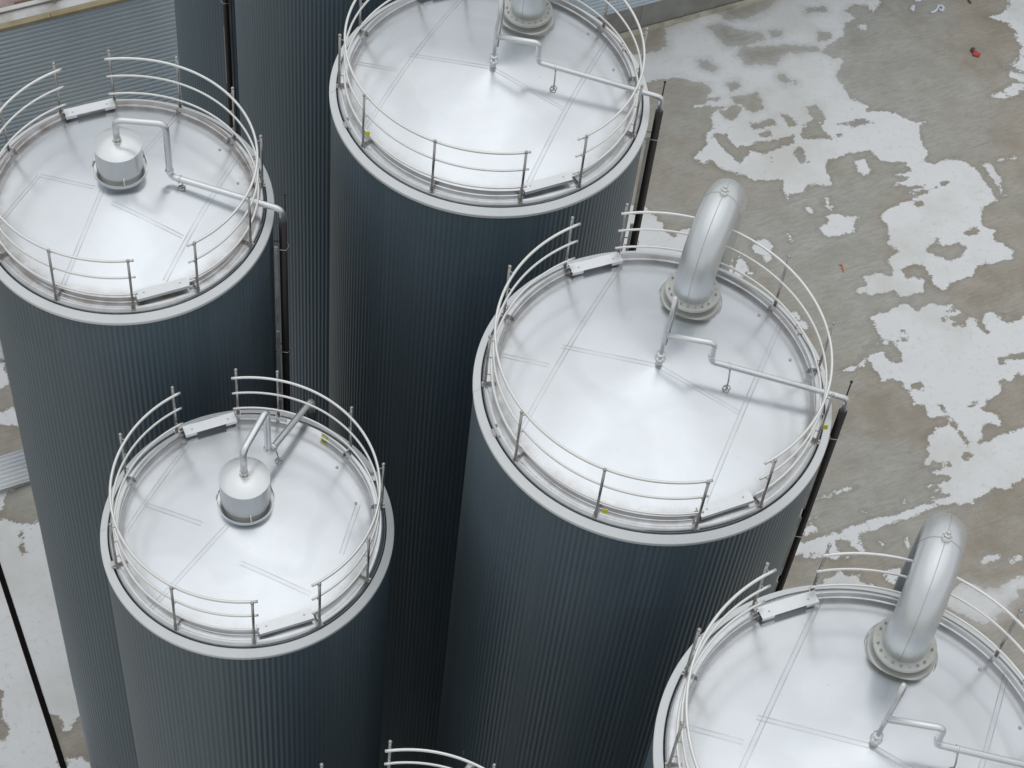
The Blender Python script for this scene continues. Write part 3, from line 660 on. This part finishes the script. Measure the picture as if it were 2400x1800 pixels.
    def downpipe(a, zstart, top_r, sleeve=True):
        """run outside the cladding to the ground"""
        r = R + .15
        mb = MB(); mb.tube([pol(r, a, zstart - .30), pol(r, a, .05)], .062, 14)
        dp = mb.build('downpipe', 'pipe_sleeve', t)
        z = H - .6
        T = pol(1, a + 90, 0)
        while z > .5:
            mb = MB(); mb.tube([pol(r - .16, a, z) + T * .08, pol(r + .05, a, z) + T * .085, pol(r + .085, a, z), pol(r + .05, a, z) - T * .085, pol(r - .16, a, z) - T * .08], .008, 6)
            mb.build('pipe_clip', 'post_steel', dp); z -= 2.6
        mb = MB(); z = H - .5; ii = 0; T2 = pol(1, a - 90, 0)
        while z > .5:
            mb.box(pol(R + .05, a, z - .95) + T2 * (.10 + .012 * (ii % 2)), (.05, .028, 1.86 - .2 * (ii % 2)), R_(a)); z -= 2.0; ii += 1
        mb.build('cable_tray', 'cream_tray', dp)
        mb = MB(); q0 = pol(r + .02, a + 3.2, zstart - .9); mb.tube([q0, q0 + Vector((0, 0, 1.08))], .011, 8); mb.ball(q0 + Vector((0, 0, 1.09)), .022, 6)
        mb.build('earthing_rod', 'pipe_sleeve', dp)

    if kind == 'big':
        # central riser with branch
        za = rz(0.02); zt = H + 1.19; top = H + 1.98; d1 = opt.get('dir1', -2); d2 = opt.get('dir2', 1.0)
        mb = MB()
        mb.tube([(0, 0, za - .02), (0, 0, za + .10)], .050, 14); mb.lathe([(0.0, za + .10), (.075, za + .10), (.075, za + .125), (0, za + .125)], n=20)
        mb.lathe([(0.0, za + .20), (.062, za + .20), (.062, za + .22), (0, za + .22)], n=20)
        mb.tube([(0, 0, za + .1), (0, 0, zt + .18), (.02, .03, zt + .32), (.02, .03, top)], .029, 12)
        for k_ in range(6):
            p = Vector((.062 * math.cos(k_ * 1.047), .062 * math.sin(k_ * 1.047), za + .13)); mb.ball(p, .012, 5)
        rs = mb.build('vent_riser', 'pipe_steel', t)
        mb = MB(); mb.tube([(0.04, .045, zt - .25), (.055, .06, zt + .1), (.075, .07, zt + .5), (.06, .06, top - .05)], .013, 8); mb.build('sensor_cable', 'post_steel', rs)
        pe = pol(R + .15, d2, H + .27); p1 = pol(.67, d1, zt); p2 = pol(.67, d1, H + .79)
        mb = MB(); mb.tube(bend([(.02, 0, zt), p1, p2, pe, pe + Vector((0, 0, -.34))], .10, 8), .043, 16)
        vp = mb.build('vapour_pipe', 'pipe_steel', t)
        mb = MB(); mb.tube([p2 + Vector((0, 0, .10)), p2 + Vector((0, 0, .125))], .052, 16); mb.build('pipe_collar', 'pipe_steel', vp); mb = MB()
        u = (pe - p2).normalized(); c = p2 + u * .26; mb.tube([c, c + u * .02], .052, 16); mb.build('pipe_collar', 'pipe_steel', vp)
        s0 = p2 + u * .30; mb = MB(); zz_ = rz((s0.xy).length)
        T = Vector((-u.y, u.x, 0)).normalized()
        mb.tube([s0 - Vector((0, 0, .03)), s0 - T * .10 - Vector((0, 0, .18)), s0 - T * .12 - Vector((0, 0, s0.z - zz_))], .012, 8)
        ring = [s0 - T * .12 + Vector((.05 * math.cos(k_ * .5236), .05 * math.sin(k_ * .5236), zz_ - s0.z + .02)) for k_ in range(13)]
        mb.tube(ring, .008, 6); mb.build('pipe_support', 'post_steel', vp)
        downpipe(d2, H + .27, pe)
        # big swan neck duct over the rim
        ga = opt.get('neck', 74.5); rf = 1.50; rd = R + .34; br = (rd - rf) / 2; z0 = rz(rf); zf = z0 + .23; zc = H + .77; pr2 = .272
        cf = pol(rf, ga, 0)
        mb = MB(); mb.lathe([(.43, z0 - .07), (.43, z0 + .075), (.41, z0 + .09), (.30, z0 + .09)], c=(cf.x, cf.y), n=56, hard=True)
        mb.lathe([(.445, z0 + .00), (.455, z0 + .005), (.445, z0 + .012)], c=(cf.x, cf.y), n=56)
        mb.lathe([(.30, z0 + .09), (.30, zf - .05)], c=(cf.x, cf.y), n=40)
        col = mb.build('duct_collar', 'flange_steel', t)
        mb = MB(); mb.lathe([(.27, zf - .05), (.388, zf - .05), (.39, zf - .046), (.39, zf - .004), (.386, zf), (.27, zf)], c=(cf.x, cf.y), n=64, hard=True)
        fl = mb.build('flange', 'flange_steel', t)
        for k_ in range(20):
            mb = MB(); a_ = 2 * math.pi * (k_ + .5) / 20; p = Vector((cf.x + .335 * math.cos(a_), cf.y + .335 * math.sin(a_), zf))
            if k_ % 3: mb.tube([p, p + Vector((0, 0, .014))], .017, 6); mb.tube([p, p + Vector((0, 0, .034))], .009, 6)
            else: mb.lathe([(0, zf + .002), (.015, zf + .002)], c=(p.x, p.y), n=10)
            mb.build('bolt' if k_ % 3 else 'bolt_hole', 'post_steel', fl)
        dirr = pol(1, ga, 0)
        path = [cf + Vector((0, 0, zf)), cf + Vector((0, 0, zf + (zc - zf) * .5))]
        for k_ in range(25):
            th = math.pi * k_ / 24; path.append(cf + dirr * (br - br * math.cos(th)) + Vector((0, 0, zc + br * math.sin(th))))
        path += [cf + dirr * 2 * br + Vector((0, 0, zc - 1.2)), cf + dirr * 2 * br + Vector((0, 0, 6)), cf + dirr * 2 * br + Vector((0, 0, .02))]
        mb = MB(); mb.tube(path, pr2, 48); dk = mb.build('vent_duct', 'duct_steel', t)
        mb = MB(); arc = []
        for k_ in range(25):
            th = math.pi * k_ / 24; arc.append(cf + dirr * (br - (br + pr2) * math.cos(th)) + Vector((0, 0, zc + (br + pr2) * math.sin(th))))
        mb.tube([cf - dirr * pr2 + Vector((0, 0, zf))] + arc, .0055, 6)
        thm = math.pi * .54
        cm = cf + dirr * (br - br * math.cos(thm)) + Vector((0, 0, zc + br * math.sin(thm))); nrm_ = (-dirr * math.cos(thm) + Vector((0, 0, math.sin(thm)))); bn = nrm_.cross(dirr * math.sin(thm) + Vector((0, 0, math.cos(thm)))).normalized()
        tr = [cm + (nrm_ * math.cos(x_) + bn * math.sin(x_)) * (pr2 + .001) for x_ in [2 * math.pi * k_ / 40 for k_ in range(41)]]
        mb.tube(tr, .0065, 6); mb.build('weld_seam', 'flange_steel', dk)
        mb = MB(); c0 = cm + nrm_ * pr2
        mb.tube([c0 - nrm_ * .01, c0 + nrm_ * .045], .062, 20); mb.tube([c0 + nrm_ * .045, c0 + nrm_ * .085], .040, 16); mb.tube([c0 + nrm_ * .085, c0 + nrm_ * .14], .020, 12)
        for k_ in range(6):
            x_ = k_ * 1.047; mb.ball(c0 + nrm_ * .05 + (nrm_.cross(bn) * math.cos(x_) + bn * math.sin(x_)) * .05, .011, 5)
        mb.build('nozzle', 'rail_steel', dk)
    else:
        dc = Vector((opt['off'][0], opt['off'][1], 0)); cc = (dc.x, dc.y); zg = H + opt['zring']; zl = H + opt['zlid']; zr0 = zg + .10; fr = .350
        mb = MB()
        mb.lathe([(fr - .004, zr0 - .02), (fr, zr0), (fr, zl - .02), (fr + .006, zl - .018), (fr + .006, zl - .002), (fr, zl)], c=cc, n=72, hard=True)
        body = mb.build('filter_drum', 'filter_steel', t)
        mb = MB(); mb.lathe([(fr + .004, zl), (fr - .02, zl + .012), (.22, zl + .062), (.10, zl + .088), (0.0, zl + .092)], c=cc, n=72); mb.build('filter_lid', 'filter_steel', body)
        mb = MB(); mb.lathe([(.24, zg - .05), (.392, zg - .05), (.408, zg - .03), (.412, zg + .03), (.402, zg + .03), (.396, zg - .02), (.24, zg - .03)], c=cc, n=72, hard=True)
        mb.build('drip_ring', 'filter_steel', body)
        mb = MB(); mb.lathe([(.325, zg - .30), (.325, zg - .04)], c=cc, n=48); mb.lathe([(.30, zg - .04), (.30, zr0 + .03)], c=cc, n=48); mb.build('drum_neck', 'flange_steel', t)
        for a_ in (188, 292, 40):
            mb = MB(); mb.tube([dc + pol(fr - .01, a_, zr0 + .05), dc + pol(fr + .035, a_, zr0 + .03), dc + pol(fr + .055, a_, zg + .03)], .013, 8); mb.build('clamp_lug', 'rail_steel', body)
        a2 = opt['dir2']; zt = H + opt['ztop']; zlow = H + opt['zlow']; zb = zl + .09
        mb = MB(); mb.lathe([(0, zb), (.072, zb), (.072, zb + .022), (.03, zb + .022), (.03, zb + .05), (.068, zb + .05), (.068, zb + .07), (0, zb + .07)], c=cc, n=24, smooth=False)
        for k_ in range(6): q_ = dc + Vector((.055 * math.cos(k_ * 1.047), .055 * math.sin(k_ * 1.047), 0)); mb.tube([q_ + Vector((0, 0, zb - .005)), q_ + Vector((0, 0, zb + .09))], .009, 6)
        mb.build('pipe_coupling', 'rail_steel', body)
        pe = pol(R + .15, a2, H + .24); ex, ey = opt['elbow']
        p1 = Vector((ex, ey, zt)); p2 = Vector((ex, ey, zlow))
        mb = MB(); mb.tube(bend([dc + Vector((0, 0, zb + .05)), dc + Vector((0, 0, zt)), p1, p2, pe, pe + Vector((0, 0, -.34))], .13, 8), .050, 16)
        vp = mb.build('vapour_pipe', 'pipe_steel', t)
        u = (pe - p2).normalized(); mb = MB(); c = p2 + u * .14; mb.tube([c, c + u * .025], .066, 16); mb.build('pipe_collar', 'pipe_steel', vp)
        mb = MB(); mb.tube([p2 + Vector((0, 0, .12)), p2 + Vector((0, 0, .14))], .066, 16); mb.build('pipe_collar', 'pipe_steel', vp)
        s0 = p2 + u * .20; T = Vector((-u.y, u.x, 0)).normalized()
        zz_ = rz((s0 - T * .06).xy.length)
        mb = MB(); mb.tube([s0, s0 - T * .05 - Vector((0, 0, (s0.z - zz_) * .7)), s0 - T * .06 - Vector((0, 0, s0.z - zz_))], .012, 8)
        mb.tube([s0 - T * .06 + Vector((.05 * math.cos(k_ * .5236), .05 * math.sin(k_ * .5236), zz_ - s0.z + .015)) for k_ in range(13)], .010, 6)
        mb.build('pipe_support', 'post_steel', vp)
        downpipe(a2, H + .24, pe)
    return t

bigposts = [127, 106.6, 76, 45.9, 15.1, 345.0, 310.9, 287.2, 254.3, 220.9, 189.3, 158.6]
bigruns = [(127, 287.2), (-49.1, 106.6)]
def big(label, c, H, **k):
    o = dict(posts=bigposts, runs=bigruns, gaps=(117, 299), dir1=-2, dir2=1.0); o.update(k)
    return make_tank(label, c[0], c[1], H, 2.5, 'big', o)
smposts = [132.9, 104.7, 86.95, 49.6, 17.7, 340, 311, 283, 249.8, 209.9, 164.8]
smruns = [(132.9, 283), (-49, 104.7)]
def small(label, c, H, R, **k):
    o = dict(posts=smposts, runs=smruns, gaps=(118.8, 297.5)); o.update(k)
    return make_tank(label, c[0], c[1], H, R, 'small', o)

big('dark ribbed tank with swan neck duct, whole roof in view right of centre', (1.946, 16.720), 22.61, tags={254.3: .30, 345.0: .38}, grime=.7)
big('dark ribbed tank with swan neck duct, roof cut by the top edge of the photo', (-.923, 22.219), 22.32, dir2=2.0, tags={220.9: .45}, grime=.6)
big('nearest swan neck tank, roof cut by the lower right corner of the photo', (4.717, 11.028), 23.37, grime=.5)
big('dark tank between the upper left and top centre roofs, its own roof out of view', (-3.55, 27.6), 22.1)
big('farthest dark tank, against the corrugated wall, with a brown downpipe', (-5.95, 32.4), 21.9, dir2=-108)
pA = [130.5, 106.9, 78.2, 48.4, 18.6, 345.2, 312.9, 285.8, 254.3, 222, 190, 160]
small('tank with filter drum whose brown stained roof fills the upper left', (-6.117, 19.555), 21.66, 2.225,
      posts=pA, runs=[(130.5, 285.8), (-47.1, 106.9)], gaps=(118.7, 299), off=(-.09, .25), zring=.53, zlid=1.03, ztop=1.55, zlow=.42, elbow=(.64, .30), dir2=2.1, grime=1.0)
small('tank with filter drum whose clean roof shows whole at lower left', (-3.455, 15.007), 20.38, 2.075,
      off=(-.045, .126), zring=.50, zlid=1.06, ztop=1.71, zlow=.64, elbow=(.15, .85), dir2=75.5, plate_tag=62, kicks=[(132.9, 212), (232, 283), (-49, -20), (-8, 62), (84, 104.7)], grime=.45)
small('front tank at the bottom edge, only its railing top in view', (-.44, 9.40), 20.70, 2.075,
      posts=[132, 104.7, 64, 34, 4, 334, 311, 283, 249.8, 209.9, 164.8], off=(-.045, .126), zring=.50, zlid=1.06, ztop=1.71, zlow=.64, elbow=(.15, .85), dir2=75.5)

S.render.resolution_x = 1024; S.render.resolution_y = 768
